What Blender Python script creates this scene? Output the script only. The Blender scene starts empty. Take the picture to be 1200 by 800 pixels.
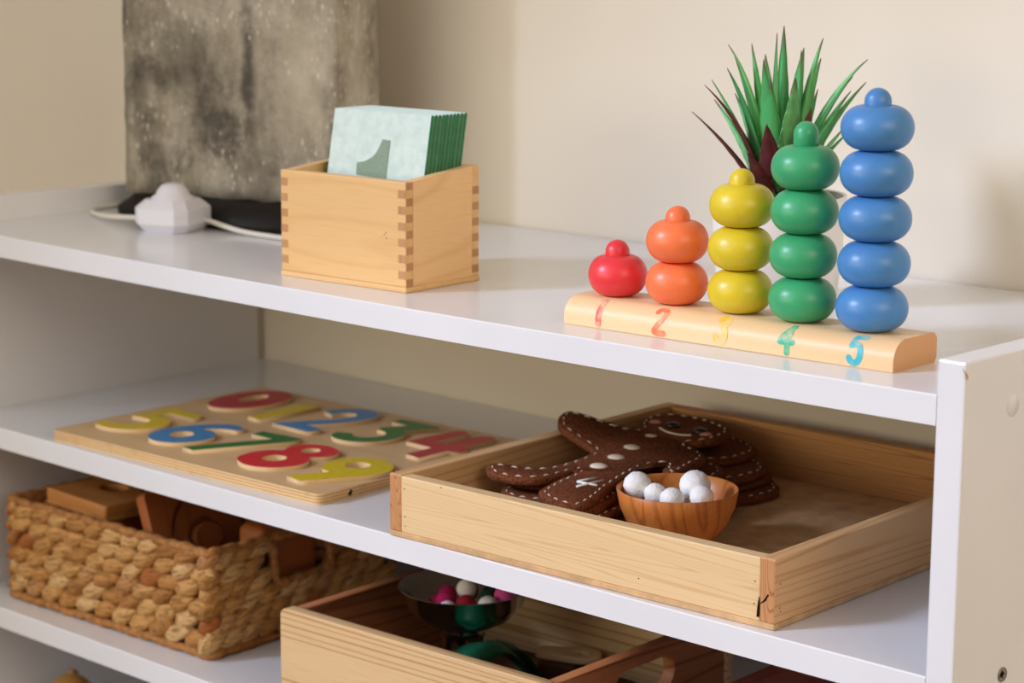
import bpy, bmesh, math, random
from mathutils import Vector, Matrix, noise
SC = bpy.context.scene
COL = SC.collection
R = math.radians

# ---------------------------------------------------------------- camera
cd = bpy.data.cameras.new('camera'); cam = bpy.data.objects.new('camera', cd); COL.objects.link(cam)
FW = Vector((-0.66603, 0.72234, -0.18621)); 
pitch, yaw, roll = 0.186288, -0.750747, 0.0052717
FW = Vector((math.sin(yaw)*math.cos(pitch), math.cos(yaw)*math.cos(pitch), -math.sin(pitch)))
RT = Vector((math.cos(yaw), -math.sin(yaw), 0)); UP = RT.cross(FW)
RT2 = RT*math.cos(roll) + UP*math.sin(roll); UP2 = -RT*math.sin(roll) + UP*math.cos(roll)
M3 = Matrix((RT2, UP2, -FW)).transposed()
cam.matrix_world = Matrix.Translation((0.679937, -1.082057, 0.265992)) @ M3.to_4x4()
cd.sensor_width = 36; cd.lens = 2650.218/1200*36
cd.clip_start = 0.05
cd.dof.use_dof = True; cd.dof.focus_distance = 1.46; cd.dof.aperture_fstop = 9.0
SC.camera = cam

# ---------------------------------------------------------------- world, sun, fill lights, exposure
w = bpy.data.worlds.new('room_light'); SC.world = w; w.use_nodes = True
bg = w.node_tree.nodes['Background']; bg.inputs[0].default_value = (0.80, 0.88, 1.0, 1); bg.inputs[1].default_value = 1.7
sd = bpy.data.lights.new('sun', 'SUN'); so = bpy.data.objects.new('sun', sd); COL.objects.link(so)
SUN_TO = Vector((-0.50, -0.74, 0.47)).normalized()
so.rotation_euler = SUN_TO.to_track_quat('Z', 'Y').to_euler(); so.location = SUN_TO*6
sd.energy = 2.55; sd.angle = R(11); sd.color = (0.70, 0.79, 1.06)
ad = bpy.data.lights.new('side_fill_light', 'AREA'); ao = bpy.data.objects.new('side_fill_light', ad); COL.objects.link(ao)
ao.location = (3.0, -1.0, 1.35); ao.rotation_euler = (Vector((3.0, -1.0, 1.35)) - Vector((-.3, .1, -.05))).to_track_quat('Z', 'Y').to_euler()
ad.shape = 'RECTANGLE'; ad.size = 2.0; ad.size_y = 1.4; ad.energy = 44; ad.color = (1.0, 0.90, 0.74)  # added area light filling from the right; the wall there has no window
wd_ = bpy.data.lights.new('front_fill_light', 'AREA'); wo = bpy.data.objects.new('front_fill_light', wd_); COL.objects.link(wo)
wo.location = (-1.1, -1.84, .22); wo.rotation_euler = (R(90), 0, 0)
wd_.shape = 'RECTANGLE'; wd_.size = 1.8; wd_.size_y = .4; wd_.energy = 13; wd_.color = (1.0, 0.88, 0.62)  # added warm fill low in front, not a lamp of the room
vs = SC.view_settings; vs.view_transform = 'Standard'; vs.look = 'None'; vs.exposure = -0.16; vs.gamma = 1.0; vs.use_curve_mapping = False

# ---------------------------------------------------------------- dimensions
L, D, TH = 0.99938, 0.3614, 0.018
ZM, ZL, ZB = -0.16738, -0.32947, -0.452
S1, S2 = 0.00292, 0.00123
def sag(x, s):
    u = min(max((x+L)/L, 0), 1); return -s*4*u*(1-u)
def zt(x): return sag(x, S1)
def zm(x): return ZM + sag(x, S2)
def tilt(f, x0, x1): return -math.atan2(f(x1)-f(x0), x1-x0)

# ---------------------------------------------------------------- helpers
def lin(h):
    h = h.lstrip('#'); o = []
    for i in (0, 2, 4):
        c = int(h[i:i+2], 16)/255; o.append(c/12.92 if c <= .04045 else ((c+.055)/1.055)**2.4)
    return (*o, 1)
class NT:
    def __init__(s, name):
        s.m = bpy.data.materials.new(name); s.m.use_nodes = True; s.t = s.m.node_tree; s.n = s.t.nodes
        s.b = s.n['Principled BSDF']
    def new(s, typ, **kw):
        n = s.n.new(typ)
        for k, v in kw.items():
            if k.startswith('i_'):
                key = k[2:]; key = int(key) if key.isdigit() else key.replace('_', ' ')
                n.inputs[key].default_value = v
            else: setattr(n, k, v)
        return n
    def link(s, a, b): s.t.links.new(a, b)
    def ramp(s, stops, fac, mode='LINEAR'):
        r = s.n.new('ShaderNodeValToRGB'); r.color_ramp.interpolation = mode; e = r.color_ramp.elements
        while len(e) < len(stops): e.new(.5)
        for k, (p, c) in enumerate(stops): e[k].position = p; e[k].color = lin(c) if isinstance(c, str) else c
        s.link(fac, r.inputs[0]); return r.outputs[0]
    def mix(s, a, b, fac, mode='MIX'):
        m = s.n.new('ShaderNodeMix'); m.data_type = 'RGBA'; m.blend_type = mode
        for sock, v in ((m.inputs[0], fac), (m.inputs[6], a), (m.inputs[7], b)):
            if isinstance(v, (int, float)): sock.default_value = v
            elif isinstance(v, str): sock.default_value = lin(v)
            elif isinstance(v, tuple): sock.default_value = v
            else: s.link(v, sock)
        return m.outputs[2]
    def coord(s, scale=(1, 1, 1), loc=(0, 0, 0), rand=False, rot=(0, 0, 0)):
        tc = s.n.new('ShaderNodeTexCoord'); mp = s.n.new('ShaderNodeMapping')
        mp.inputs['Scale'].default_value = scale; mp.inputs['Location'].default_value = loc; mp.inputs['Rotation'].default_value = rot
        src = tc.outputs['Object']
        if rand:
            oi = s.n.new('ShaderNodeObjectInfo'); vm = s.n.new('ShaderNodeVectorMath'); vm.operation = 'SCALE'
            cx = s.n.new('ShaderNodeCombineXYZ')
            for k in range(3): s.link(oi.outputs['Random'], cx.inputs[k])
            s.link(cx.outputs[0], vm.inputs[0]); vm.inputs['Scale'].default_value = 7.3
            ad_ = s.n.new('ShaderNodeVectorMath'); s.link(src, ad_.inputs[0]); s.link(vm.outputs[0], ad_.inputs[1]); src = ad_.outputs[0]
        s.link(src, mp.inputs['Vector']); return mp.outputs[0]
    def noise(s, vec, scale, detail=3, rough=.5, dist=0):
        n = s.n.new('ShaderNodeTexNoise'); n.inputs['Scale'].default_value = scale; n.inputs['Detail'].default_value = detail
        n.inputs['Roughness'].default_value = rough; n.inputs['Distortion'].default_value = dist
        s.link(vec, n.inputs['Vector']); return n.outputs[0]
    def bump(s, h, strength=.3, dist=.001):
        b = s.n.new('ShaderNodeBump'); b.inputs['Strength'].default_value = strength; b.inputs['Distance'].default_value = dist
        s.link(h, b.inputs['Height']); s.link(b.outputs[0], s.b.inputs['Normal'])
    def base(s, c):
        if isinstance(c, str): s.b.inputs['Base Color'].default_value = lin(c)
        elif isinstance(c, tuple): s.b.inputs['Base Color'].default_value = c
        else: s.link(c, s.b.inputs['Base Color'])
        return s
    def set(s, rough=.5, spec=.5, metal=0, **kw):
        s.b.inputs['Roughness'].default_value = rough; s.b.inputs['Specular IOR Level'].default_value = spec; s.b.inputs['Metallic'].default_value = metal
        for k, v in kw.items(): s.b.inputs[k.replace('_', ' ')].default_value = v
        return s
def plain(name, c, rough=.5, spec=.5, metal=0, var=.06, vscale=18, bump=0, bscale=300, **kw):
    t = NT(name)
    if var:
        v = t.coord(); n = t.noise(v, vscale, 4, .6)
        cc = lin(c); d = tuple(x*(1-var*1.6) for x in cc[:3])+(1,); l = tuple(min(1, x*(1+var)) for x in cc[:3])+(1,)
        t.base(t.ramp([(.3, d), (.7, l)], n))
    else: t.base(c)
    if bump: t.bump(t.noise(t.coord(), bscale, 3), bump, .0006)
    t.set(rough, spec, metal, **kw); return t.m
def wood(name, light, dark, axis=0, ring=70, rough=.55, contrast=1.0, stretch=.05, pore=.35, spec=.35, wob=.5, tint=None):
    """grain runs along the axis; rings as soft bands of a stretched noise"""
    t = NT(name); sc = [1, 1, 1]; sc[axis] = stretch
    v = t.coord(tuple(sc), rand=True)
    n1 = t.noise(v, ring*.16, 2, .5, wob)
    mul = t.new('ShaderNodeMath', operation='MULTIPLY'); t.link(n1, mul.inputs[0]); mul.inputs[1].default_value = ring*.2
    fr = t.new('ShaderNodeMath', operation='PINGPONG'); t.link(mul.outputs[0], fr.inputs[0]); fr.inputs[1].default_value = .5
    m2 = t.new('ShaderNodeMath', operation='MULTIPLY'); t.link(fr.outputs[0], m2.inputs[0]); m2.inputs[1].default_value = 2
    lo = .5-.5*contrast
    c = t.ramp([(0, dark), (.35, light), (1, light)], m2.outputs[0])
    c = t.mix(light, c, min(contrast, 1.0))
    big = t.noise(t.coord(tuple(s*.5 for s in sc), rand=True), 14, 2)
    c = t.mix(c, t.mix(c, dark, .5), t.ramp([(.35, (0, 0, 0, 1)), (.8, (1, 1, 1, 1))], big))
    sc2 = [1, 1, 1]; sc2[axis] = .03
    p = t.noise(t.coord(tuple(sc2), rand=True), 900, 2, .6)
    c = t.mix(c, dark, t.ramp([(.52, (0, 0, 0, 1)), (.75, (pore, pore, pore, 1))], p))
    t.base(c); t.bump(p, .12, .0006); t.set(rough, spec); return t.m

def mk(name, bm, mat=None, parent=None, smooth=False, mw=None, ang=None):
    me = bpy.data.meshes.new(name)
    if smooth:
        for f in bm.faces: f.smooth = True
    if ang is not None:
        for e in bm.edges:
            if len(e.link_faces) == 2 and e.calc_face_angle(0) > R(ang): e.smooth = False
    bm.to_mesh(me); bm.free()
    o = bpy.data.objects.new(name, me); COL.objects.link(o)
    if mat is not None: me.materials.append(mat)
    if parent is not None: o.parent = parent
    if mw is not None: o.matrix_local = mw
    return o
def tag(o, label, cat, group=None):
    o['label'] = label; o['category'] = cat
    if group: o['group'] = group
    return o
def thing(name, label, cat, loc=(0, 0, 0), rot=(0, 0, 0), group=None):
    o = bpy.data.objects.new(name, None); COL.objects.link(o); o.location = loc; o.rotation_euler = rot; o.empty_display_size = .02
    return tag(o, label, cat, group)
def struct(o): o['kind'] = 'structure'; return o
def lab(o, s): o['label'] = s; return o
def B(): return bmesh.new()
def box(bm, x0, x1, y0, y1, z0, z1, bev=0, seg=2, mw=None):
    r = bmesh.ops.create_cube(bm, size=1, matrix=Matrix.Translation(((x0+x1)/2, (y0+y1)/2, (z0+z1)/2)) @ Matrix.Diagonal((x1-x0, y1-y0, z1-z0, 1)))
    vs_ = r['verts']
    if mw is not None: bmesh.ops.transform(bm, matrix=mw, verts=vs_)
    if bev:
        es = list({e for v in vs_ for e in v.link_edges})
        bmesh.ops.bevel(bm, geom=es, offset=bev, segments=seg, profile=.5, affect='EDGES')
    return bm
def lathe(bm, prof, n=32, c=(0, 0, 0), caps=True):
    rings = []
    for r, z in prof:
        if r < 1e-6: rings.append([bm.verts.new((c[0], c[1], c[2]+z))]); continue
        rings.append([bm.verts.new((c[0]+r*math.cos(2*math.pi*k/n), c[1]+r*math.sin(2*math.pi*k/n), c[2]+z)) for k in range(n)])
    for a, b in zip(rings, rings[1:]):
        for k in range(n):
            k2 = (k+1) % n
            if len(a) == 1 and len(b) == 1: continue
            if len(a) == 1: bm.faces.new((a[0], b[k2], b[k])) if False else bm.faces.new((a[0], b[k], b[k2]))
            elif len(b) == 1: bm.faces.new((a[k], a[k2], b[0]))
            else: bm.faces.new((a[k], a[k2], b[k2], b[k]))
    bmesh.ops.recalc_face_normals(bm, faces=bm.faces); return bm
def tube(bm, pts, rad, n=8, closed=False):
    pts = [Vector(p) for p in pts]; N = len(pts); rings = []
    rad = rad if isinstance(rad, (list, tuple)) else [rad]*N
    prev = None
    for i, p in enumerate(pts):
        t = (pts[(i+1) % N]-pts[i-1]) if closed else (pts[min(i+1, N-1)]-pts[max(i-1, 0)])
        t.normalize()
        a = prev - t*prev.dot(t) if prev is not None else t.orthogonal()
        if a.length < 1e-6: a = t.orthogonal()
        a.normalize(); prev = a; b = t.cross(a)
        rings.append([bm.verts.new(p+(a*math.cos(2*math.pi*k/n)+b*math.sin(2*math.pi*k/n))*rad[i]) for k in range(n)])
    for i in range(N if closed else N-1):
        A_, B_ = rings[i], rings[(i+1) % N]
        for k in range(n): bm.faces.new((A_[k], A_[(k+1) % n], B_[(k+1) % n], B_[k]))
    if not closed: bm.faces.new(rings[0][::-1]); bm.faces.new(rings[-1])
    bmesh.ops.recalc_face_normals(bm, faces=bm.faces); return bm
def catmull(pts, sub=6, closed=False):
    """pts: tuples; a trailing 's' marks a sharp corner"""
    P = [Vector(p[:2]) if not (len(p) == 3 and not isinstance(p[2], str)) else Vector(p) for p in pts]
    S = [isinstance(p[-1], str) for p in pts]; N = len(P); out = []
    for i in range(N if closed else N-1):
        p1, p2 = P[i], P[(i+1) % N]
        if closed: p0, p3 = P[i-1], P[(i+2) % N]
        else: p0, p3 = P[max(i-1, 0)], P[min(i+2, N-1)]
        s1, s2 = S[i], S[(i+1) % N]
        if s1 and s2: out.append(p1); continue
        if s1: p0 = p1
        if s2: p3 = p2
        for k in range(sub):
            t = k/sub
            out.append(.5*((2*p1)+(p2-p0)*t+(2*p0-5*p1+4*p2-p3)*t*t+(3*p1-p0-3*p2+p3)*t**3))
    if not closed: out.append(P[-1])
    return out
def ell(cx, cy, rx, ry, n=28, rot=0):
    c, s = math.cos(rot), math.sin(rot)
    return [Vector((cx+rx*math.cos(2*math.pi*k/n)*c-ry*math.sin(2*math.pi*k/n)*s, cy+rx*math.cos(2*math.pi*k/n)*s+ry*math.sin(2*math.pi*k/n)*c)) for k in range(n)]
def plate(name, loops, z0, z1, mat, parent=None, bev=0):
    """flat solid from closed 2D loops (holes inside outlines), via a filled curve"""
    cu = bpy.data.curves.new(name, 'CURVE'); cu.dimensions = '2D'; cu.fill_mode = 'BOTH'
    cu.extrude = (z1-z0)/2-bev
    if bev: cu.bevel_depth = bev; cu.bevel_resolution = 1; cu.offset = -bev
    for lp in loops:
        sp = cu.splines.new('POLY'); sp.points.add(len(lp)-1); sp.use_cyclic_u = True
        for k, p in enumerate(lp): sp.points[k].co = (p[0], p[1], 0, 1)
    tmp = bpy.data.objects.new('tmp', cu); COL.objects.link(tmp)
    bpy.context.view_layer.update()
    me = bpy.data.meshes.new_from_object(tmp.evaluated_get(bpy.context.evaluated_depsgraph_get()))
    bpy.data.objects.remove(tmp); bpy.data.curves.remove(cu)
    for v in me.vertices: v.co.z += (z0+z1)/2
    me.materials.clear(); me.materials.append(mat); me.name = name
    o = bpy.data.objects.new(name, me); COL.objects.link(o)
    if parent is not None: o.parent = parent
    return o
def ribbon(bm, pts, width, f, cap=5):
    """a painted stroke: strip of quads along 2D pts, mapped to 3D by f"""
    pts = [Vector(p) for p in pts]; N = len(pts); Ls = []; Rs = []
    for i, p in enumerate(pts):
        t = (pts[min(i+1, N-1)]-pts[max(i-1, 0)]).normalized(); nrm = Vector((-t.y, t.x))*width/2
        Ls.append(p+nrm); Rs.append(p-nrm)
    va = [(bm.verts.new(f(a)), bm.verts.new(f((a+b)/2)), bm.verts.new(f(b))) for a, b in zip(Ls, Rs)]
    for a, b in zip(va, va[1:]):
        bm.faces.new((a[0], a[1], b[1], b[0])); bm.faces.new((a[1], a[2], b[2], b[1]))
    for end, d in ((0, -1), (N-1, 1)):
        t = (pts[1]-pts[0]).normalized() if end == 0 else (pts[-1]-pts[-2]).normalized()
        nrm = Vector((-t.y, t.x)); c = pts[end]; arc = [va[end][0]]
        for k in range(1, cap):
            a = math.pi*k/cap; arc.append(bm.verts.new(f(c+(nrm*math.cos(a)+t*d*math.sin(a))*width/2)))
        arc.append(va[end][2])
        for k in range(len(arc)-1): bm.faces.new((va[end][1], arc[k], arc[k+1]))
    return bm
def dup(o, **kw):
    c = o.copy(); COL.objects.link(c)
    for ch in o.children:
        d = ch.copy(); COL.objects.link(d); d.parent = c
    return c

# ---------------------------------------------------------------- materials
t = NT('white_laminate'); v = t.coord(); t.base(t.ramp([(.3, '#e2e2e6'), (.7, '#e8e8ec')], t.noise(v, 6, 3))); t.set(.2, .5)
t.bump(t.noise(v, 40, 2), .03, .0005); M_LAM = t.m
t = NT('wall_paint'); v = t.coord(); t.base(t.ramp([(.35, '#e2d8c8'), (.65, '#e8dfd0')], t.noise(v, 3, 4))); t.set(.75, .25)
t.bump(t.noise(v, 220, 3), .05, .0006); M_WALL = t.m
M_FLOOR = wood('floor_wood', '#8a6b4a', '#5a4028', 0, 40)
M_BEECH = wood('beech', '#e5bd84', '#d3a267', 0, 60, contrast=.45, stretch=.12, pore=.5)
M_BEECHY = wood('beech_side', '#eec48d', '#d9a76c', 1, 60, contrast=.45, stretch=.12, pore=.5)
M_ENDG = wood('beech_end_grain', '#c08f62', '#a97a4e', 2, 60, contrast=.6)
M_MAPLE = wood('pale_maple', '#efcfa2', '#dfb684', 0, 40, contrast=.55, stretch=.04, pore=.15, rough=.4)
M_MAPLE_END = wood('maple_end', '#dca674', '#c08a58', 2, 30, contrast=.5, stretch=.5, pore=.2)
M_PINE = wood('pine', '#ecd0a2', '#d6ab74', 0, 170, contrast=.7, stretch=.03, pore=.2)
M_PINEY = wood('pine_side', '#e8bf8d', '#c68f58', 1, 70, contrast=.85, stretch=.05, pore=.25, wob=1.2)
M_PINE_END = wood('pine_end_grain', '#d19a68', '#9a5c36', 2, 160, contrast=.9, stretch=.2)
M_OAKB = wood('tray_back_oak', '#d09a60', '#a06a3a', 0, 170, contrast=1, stretch=.03, pore=.4)
M_HARD = plain('hardboard', '#d2aa7c', .7, .2, var=.15, vscale=60, bump=.2, bscale=500)
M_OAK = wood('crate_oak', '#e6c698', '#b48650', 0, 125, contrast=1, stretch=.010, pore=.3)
M_OAK_SHADED = wood('crate_oak_shaded', '#a5683e', '#713f22', 1, 100, contrast=1, stretch=.03, pore=.4)  # same oak for the side boards, its colour darkened for their shade
M_DWOOD = wood('dark_wood_and_shade', '#5b3a22', '#3e2614', 0, 60)
M_MAHO = wood('dark_red_wood', '#7a2f18', '#531a0c', 1, 80, contrast=.8)
M_PLY = wood('birch_ply', '#dcb98a', '#cba573', 0, 40, contrast=.45, stretch=.04, pore=.12, rough=.45)
t = NT('ply_edge'); v = t.coord((1, 1, 1)); sx = t.new('ShaderNodeSeparateXYZ'); t.link(v, sx.inputs[0])
mm = t.new('ShaderNodeMath', operation='MULTIPLY'); mm.inputs[1].default_value = 420; t.link(sx.outputs[2], mm.inputs[0])
fr = t.new('ShaderNodeMath', operation='FRACT'); t.link(mm.outputs[0], fr.inputs[0])
t.base(t.mix(t.ramp([(.0, '#e3c394'), (.45, '#e3c394'), (.6, '#b98c58'), (.95, '#c09460')], fr.outputs[0]), '#a87c4c', t.ramp([(.55, (0, 0, 0, 1)), (.8, (.5, .5, .5, 1))], t.noise(t.coord(), 120, 3)))); t.set(.55, .3); M_PLYE = t.m
M_TOYW = wood('toy_block_wood', '#c98a48', '#a4672e', 0, 50, contrast=.5)
M_TOYR = wood('toy_board_reddish', '#a9602f', '#82451f', 1, 50, contrast=.6)
M_BOWL = wood('acacia_bowl', '#d4843f', '#8e4216', 2, 60, contrast=.6, stretch=.1, pore=.45, rough=.35, wob=1)
M_FELT = plain('brown_felt', '#7d4930', 1.0, .05, var=.4, vscale=420, bump=1, bscale=700)
M_THREAD = plain('cream_thread', '#e8dcc8', .8, .2, var=.05)
M_WTHREAD = plain('white_thread', '#f2efec', .8, .2, var=.03)
M_PINKF = plain('pink_felt', '#e39a90', .9, .1, var=.08)
M_BUTTON = plain('cream_felt', '#e6d6bd', .9, .1, var=.1, vscale=300)
M_BLACKB = plain('black_bead', '#0c1013', .25, .6, var=0)
M_POM = plain('white_fluff', '#f7f5f2', 1.0, .05, var=.04, vscale=300, bump=1, bscale=700)
M_POT = plain('white_ceramic', '#e9e6e4', .3, .5, var=.02)
M_SOIL = plain('dark_soil', '#2a2018', .95, .1, var=.4, vscale=200, bump=1, bscale=300)
M_WPLAST = plain('white_plastic', '#dedde6', .4, .5, var=.02)
M_CORD = plain('white_cord', '#e0dcd4', .5, .4, var=.02)
M_BLKPL = plain('black_base', '#1a1513', .6, .3, var=.2, vscale=40)
M_STEEL = plain('steel', '#c8c6c2', .12, .5, 1.0, var=.04)
M_SCREW = plain('screw_zinc', '#9a948a', .3, .5, 1.0, var=.1, vscale=400)
M_DARK = plain('dark_gap', '#1d1510', .9, .1, var=0)
M_GREENP = plain('green_plastic', '#0b5a3c', .35, .5, var=.1)
M_GOLD = wood('golden_wood', '#b5853c', '#8a5c20', 2, 30, contrast=.4, rough=.3)
def paint(n, c): return plain(n, c, .36, .5, var=.05, vscale=45, bump=.05, bscale=260)
P_RED, P_ORG, P_YEL, P_GRN, P_BLU = paint('red_paint', '#ea3a44'), paint('orange_paint', '#f87c4c'), paint('yellow_paint', '#dfc62c'), paint('green_paint', '#3ca66f'), paint('blue_paint', '#4a86c4')
def fadep(n, c, f):
    t = NT(n); v = t.coord(); t.base(t.mix(c, '#eccfa4', t.ramp([(.42, (0, 0, 0, 1)), (.62, (f, f, f, 1))], t.noise(v, 130, 3)))); t.set(.5, .3); return t.m
N_RED, N_ORG, N_YEL, N_GRN, N_BLU = fadep('worn_red', '#e8575c', .75), fadep('worn_orange', '#f47a55', .45), fadep('worn_yellow', '#ecc535', .7), fadep('worn_green', '#35b58e', .5), fadep('worn_teal', '#3fb3c4', .35)
def pzp(n, c): return plain(n, c, .38, .5, var=.08, vscale=160, bump=.12, bscale=420)
Z_RED, Z_YEL, Z_BLU, Z_GRN = pzp('puzzle_red', '#da1f30'), pzp('puzzle_yellow', '#dec31c'), pzp('puzzle_blue', '#3f88c2'), pzp('puzzle_green', '#1d7434')
Z_DRED = pzp('puzzle_dark_red', '#bb2038')
M_PIECE = plain('piece_edge_wood', '#e6c79c', .6, .3, var=.08)
t = NT('mint_card'); v = t.coord(); c = t.ramp([(.3, '#bcd0c8'), (.55, '#cfdfd9'), (.8, '#d9e6e2')], t.noise(v, 90, 6, .7))
c = t.mix(c, '#a9bdb6', t.ramp([(.62, (0, 0, 0, 1)), (.75, (.6, .6, .6, 1))], t.noise(v, 420, 3, .6))); t.base(c); t.set(.8, .2); M_MINT = t.m
M_CGREEN = plain('green_card', '#2d7d4f', .7, .3, var=.12, vscale=80)
M_SAND = plain('grey_green_sandpaper', '#8a9e8c', .95, .1, var=.12, vscale=700, bump=.5, bscale=1200)
# leaf: green blade, maroon towards the base, a little lighter rib
t = NT('aloe_leaf'); tc = t.new('ShaderNodeUVMap'); sx = t.new('ShaderNodeSeparateXYZ'); t.link(tc.outputs[0], sx.inputs[0])
oi = t.new('ShaderNodeObjectInfo')
gr = t.ramp([(0, '#48a45c'), (.5, '#64be70'), (1, '#93d898')], oi.outputs['Random'])
nz = t.noise(t.coord((1, 1, .12)), 160, 2)
gr = t.mix(gr, '#2a6e38', t.ramp([(.5, (0, 0, 0, 1)), (.8, (.5, .5, .5, 1))], nz))
t.base(t.mix(gr, '#5e2f24', t.ramp([(.84, (0, 0, 0, 1)), (1, (1, 1, 1, 1))], sx.outputs[1]))); t.set(.42, .4); M_LEAF = t.m
t = NT('maroon_leaf'); t.base(t.ramp([(.3, '#4a1f22'), (.6, '#6b3030'), (.85, '#5a6a34')], t.noise(t.coord((1, 1, .3)), 90, 3))); t.set(.5, .35); M_LEAFR = t.m
# rock salt block
t = NT('grey_rock_salt'); v = t.coord(); n1 = t.noise(v, 17, 9, .66, .5); n2 = t.noise(t.coord((1, 1, .3)), 34, 8, .7)
c = t.ramp([(.34, '#4f483d'), (.45, '#8c8373'), (.55, '#b5ab9a'), (.66, '#d6cfc0')], n1)
c = t.mix(c, t.ramp([(.36, '#5d5548'), (.5, '#a69c8b'), (.68, '#d8d0c2')], n2), .5)
vo = t.new('ShaderNodeTexVoronoi'); vo.inputs['Scale'].default_value = 170; t.link(t.coord((1, 1, .55)), vo.inputs['Vector'])
spk = t.ramp([(.0, (1, 1, 1, 1)), (.3, (0, 0, 0, 1))], vo.outputs['Distance'])
msk = t.ramp([(.46, (0, 0, 0, 1)), (.58, (1, 1, 1, 1))], t.noise(v, 16, 4))
dk = t.ramp([(.54, (0, 0, 0, 1)), (.66, (.92, .92, .92, 1))], t.noise(t.coord((1, 1, .65), (3.1, 1.7, .4)), 12, 8, .68, .3))
c = t.mix(c, '#3d372e', dk)
sxyz = t.new('ShaderNodeSeparateXYZ'); t.link(v, sxyz.inputs[0])
def math_(op, a_, b_):
    m_ = t.new('ShaderNodeMath', operation=op)
    for k_, q_ in enumerate((a_, b_)):
        if isinstance(q_, (int, float)): m_.inputs[k_].default_value = q_
        else: t.link(q_, m_.inputs[k_])
    return m_.outputs[0]
wob = t.noise(v, 45, 6, .7)
def stain(cx, cz, rx, rz, edge=.5):
    a_ = math_('DIVIDE', math_('SUBTRACT', sxyz.outputs[0], cx), rx); b_ = math_('DIVIDE', math_('SUBTRACT', sxyz.outputs[2], cz), rz)
    d_ = math_('ADD', math_('SQRT', math_('ADD', math_('MULTIPLY', a_, a_), math_('MULTIPLY', b_, b_)), 0), math_('MULTIPLY', math_('SUBTRACT', wob, .5), 2.2))
    return t.ramp([(.35, (1, 1, 1, 1)), (1.0, (0, 0, 0, 1))], d_)
for cx, cz, rx, rz, st_ in ((.098, .062, .030, .042, .85), (.132, .105, .010, .075, .85), (.060, .120, .050, .040, .45), (.016, .095, .014, .05, .5), (.150, .030, .05, .03, .4)):
    mk_ = t.mix((0, 0, 0, 1), stain(cx, cz, rx, rz), st_)
    c = t.mix(c, '#3a342b', mk_)
c = t.mix(c, '#d2c6b0', t.mix((0, 0, 0, 1), stain(.185, .10, .05, .13), .45))
c = t.mix(c, '#f0e9dc', t.mix((0, 0, 0, 1), spk, msk)); t.base(c)
t.bump(t.noise(v, 120, 8, .75), .8, .004); t.set(.4, .5, Subsurface_Weight=.08, Subsurface_Radius=(.01, .008, .006)); M_SALT = t.m
M_SALTW = plain('white_salt_crumb', '#d9d4c8', .5, .4, var=.1, vscale=100)
# basket strand
t = NT('water_hyacinth'); oi = t.new('ShaderNodeObjectInfo')
c = t.ramp([(0, '#a9743c'), (.18, '#c08a4c'), (.5, '#cf9f62'), (.8, '#d9b27a'), (1, '#a8622e')], oi.outputs['Random'])
st = t.noise(t.coord((.10, 1, 1), rand=True), 520, 3, .6)
c = t.mix(c, '#70461f', t.ramp([(.46, (0, 0, 0, 1)), (.66, (.8, .8, .8, 1))], st)); t.base(c); t.bump(st, .8, .002); t.set(.6, .25); M_HYA = t.m
M_RIM = plain('basket_rim_wrap', '#a8733f', .7, .25, var=.3, vscale=150, bump=.4, bscale=300)
M_BIN = plain('basket_shell', '#3b2718', .9, .1, var=.2)

# ---------------------------------------------------------------- setting
bm = B(); box(bm, -3.4, 3.6, D, D+.1, -.75, 1.9); struct(mk('wall_back', bm, M_WALL))
bm = B(); box(bm, -3.4, 3.6, -2.0, D+.1, -.80, -.75); struct(mk('floor', bm, M_FLOOR))
bm = B(); box(bm, -3.5, 3.7, -2.0, D+.1, 1.9, 1.95); struct(mk('ceiling', bm, M_WALL))
bm = B(); box(bm, -3.5, -3.4, -2.0, D+.1, -.75, 1.9); struct(mk('wall_left', bm, M_WALL))
bm = B(); box(bm, 3.6, 3.7, -2.0, D+.1, -.75, 1.9); struct(mk('wall_right', bm, M_WALL))
# street-side wall behind the camera with one wide window; its left jamb keeps the sun off the left end of the shelves
WY = -1.9; WX0, WX1, WZ0, WZ1 = -2.14, .3, .45, 1.88
bm = B()
box(bm, -3.4, WX0, WY-.1, WY, -.75, 1.9); box(bm, WX1, 3.6, WY-.1, WY, -.75, 1.9)
box(bm, WX0, WX1, WY-.1, WY, -.75, WZ0); box(bm, WX0, WX1, WY-.1, WY, WZ1, 1.9)
struct(mk('wall_front', bm, M_WALL))

# ---------------------------------------------------------------- shelving unit
unit = thing('shelving_unit', 'long white laminate shelving unit standing against the beige wall', 'shelf', (0, 0, 0))
PW, PH = .01844, .02076
def sheet(s, z, y1):
    bm = B(); nx = 24; g = []
    for i in range(nx+1):
        x = -L+L*i/nx; zz = z+sag(x, s); g.append([bm.verts.new((x, y, zz-dz)) for y, dz in ((0, TH), (0, .0008), (.0008, 0), (y1, 0), (y1, TH))])
    for a, b in zip(g, g[1:]):
        for k in range(5): bm.faces.new((a[k], b[k], b[(k+1) % 5], a[(k+1) % 5]))
    bm.faces.new(g[0]); bm.faces.new(g[-1][::-1]); bmesh.ops.recalc_face_normals(bm, faces=bm.faces); return bm
for s, z in ((S1, 0), (S2, ZM), (0, ZL), (0, ZB)):
    mk('shelf_board', sheet(s, z, D-.003), M_LAM, unit)
for x0, x1 in ((0, PW), (-L-PW, -L)):
    bm = B(); box(bm, x0, x1, 0, D-.010, -.74, PH, .0012, 2); mk('side_panel', bm, M_LAM, unit)
for zz in (-.0116, -.1116+.0):
    pass
bm = B(); lathe(bm, [(0, .0004), (.0062, .0004), (.0066, .0), (.0066, -.0002)], 24)
o = mk('screw_cap', bm, M_LAM, unit, True, Matrix.Translation((PW, .0526, -.0116)) @ Matrix.Rotation(R(90), 4, 'Y')); lab(o, 'round laminate cover cap over a screw hole')
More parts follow.
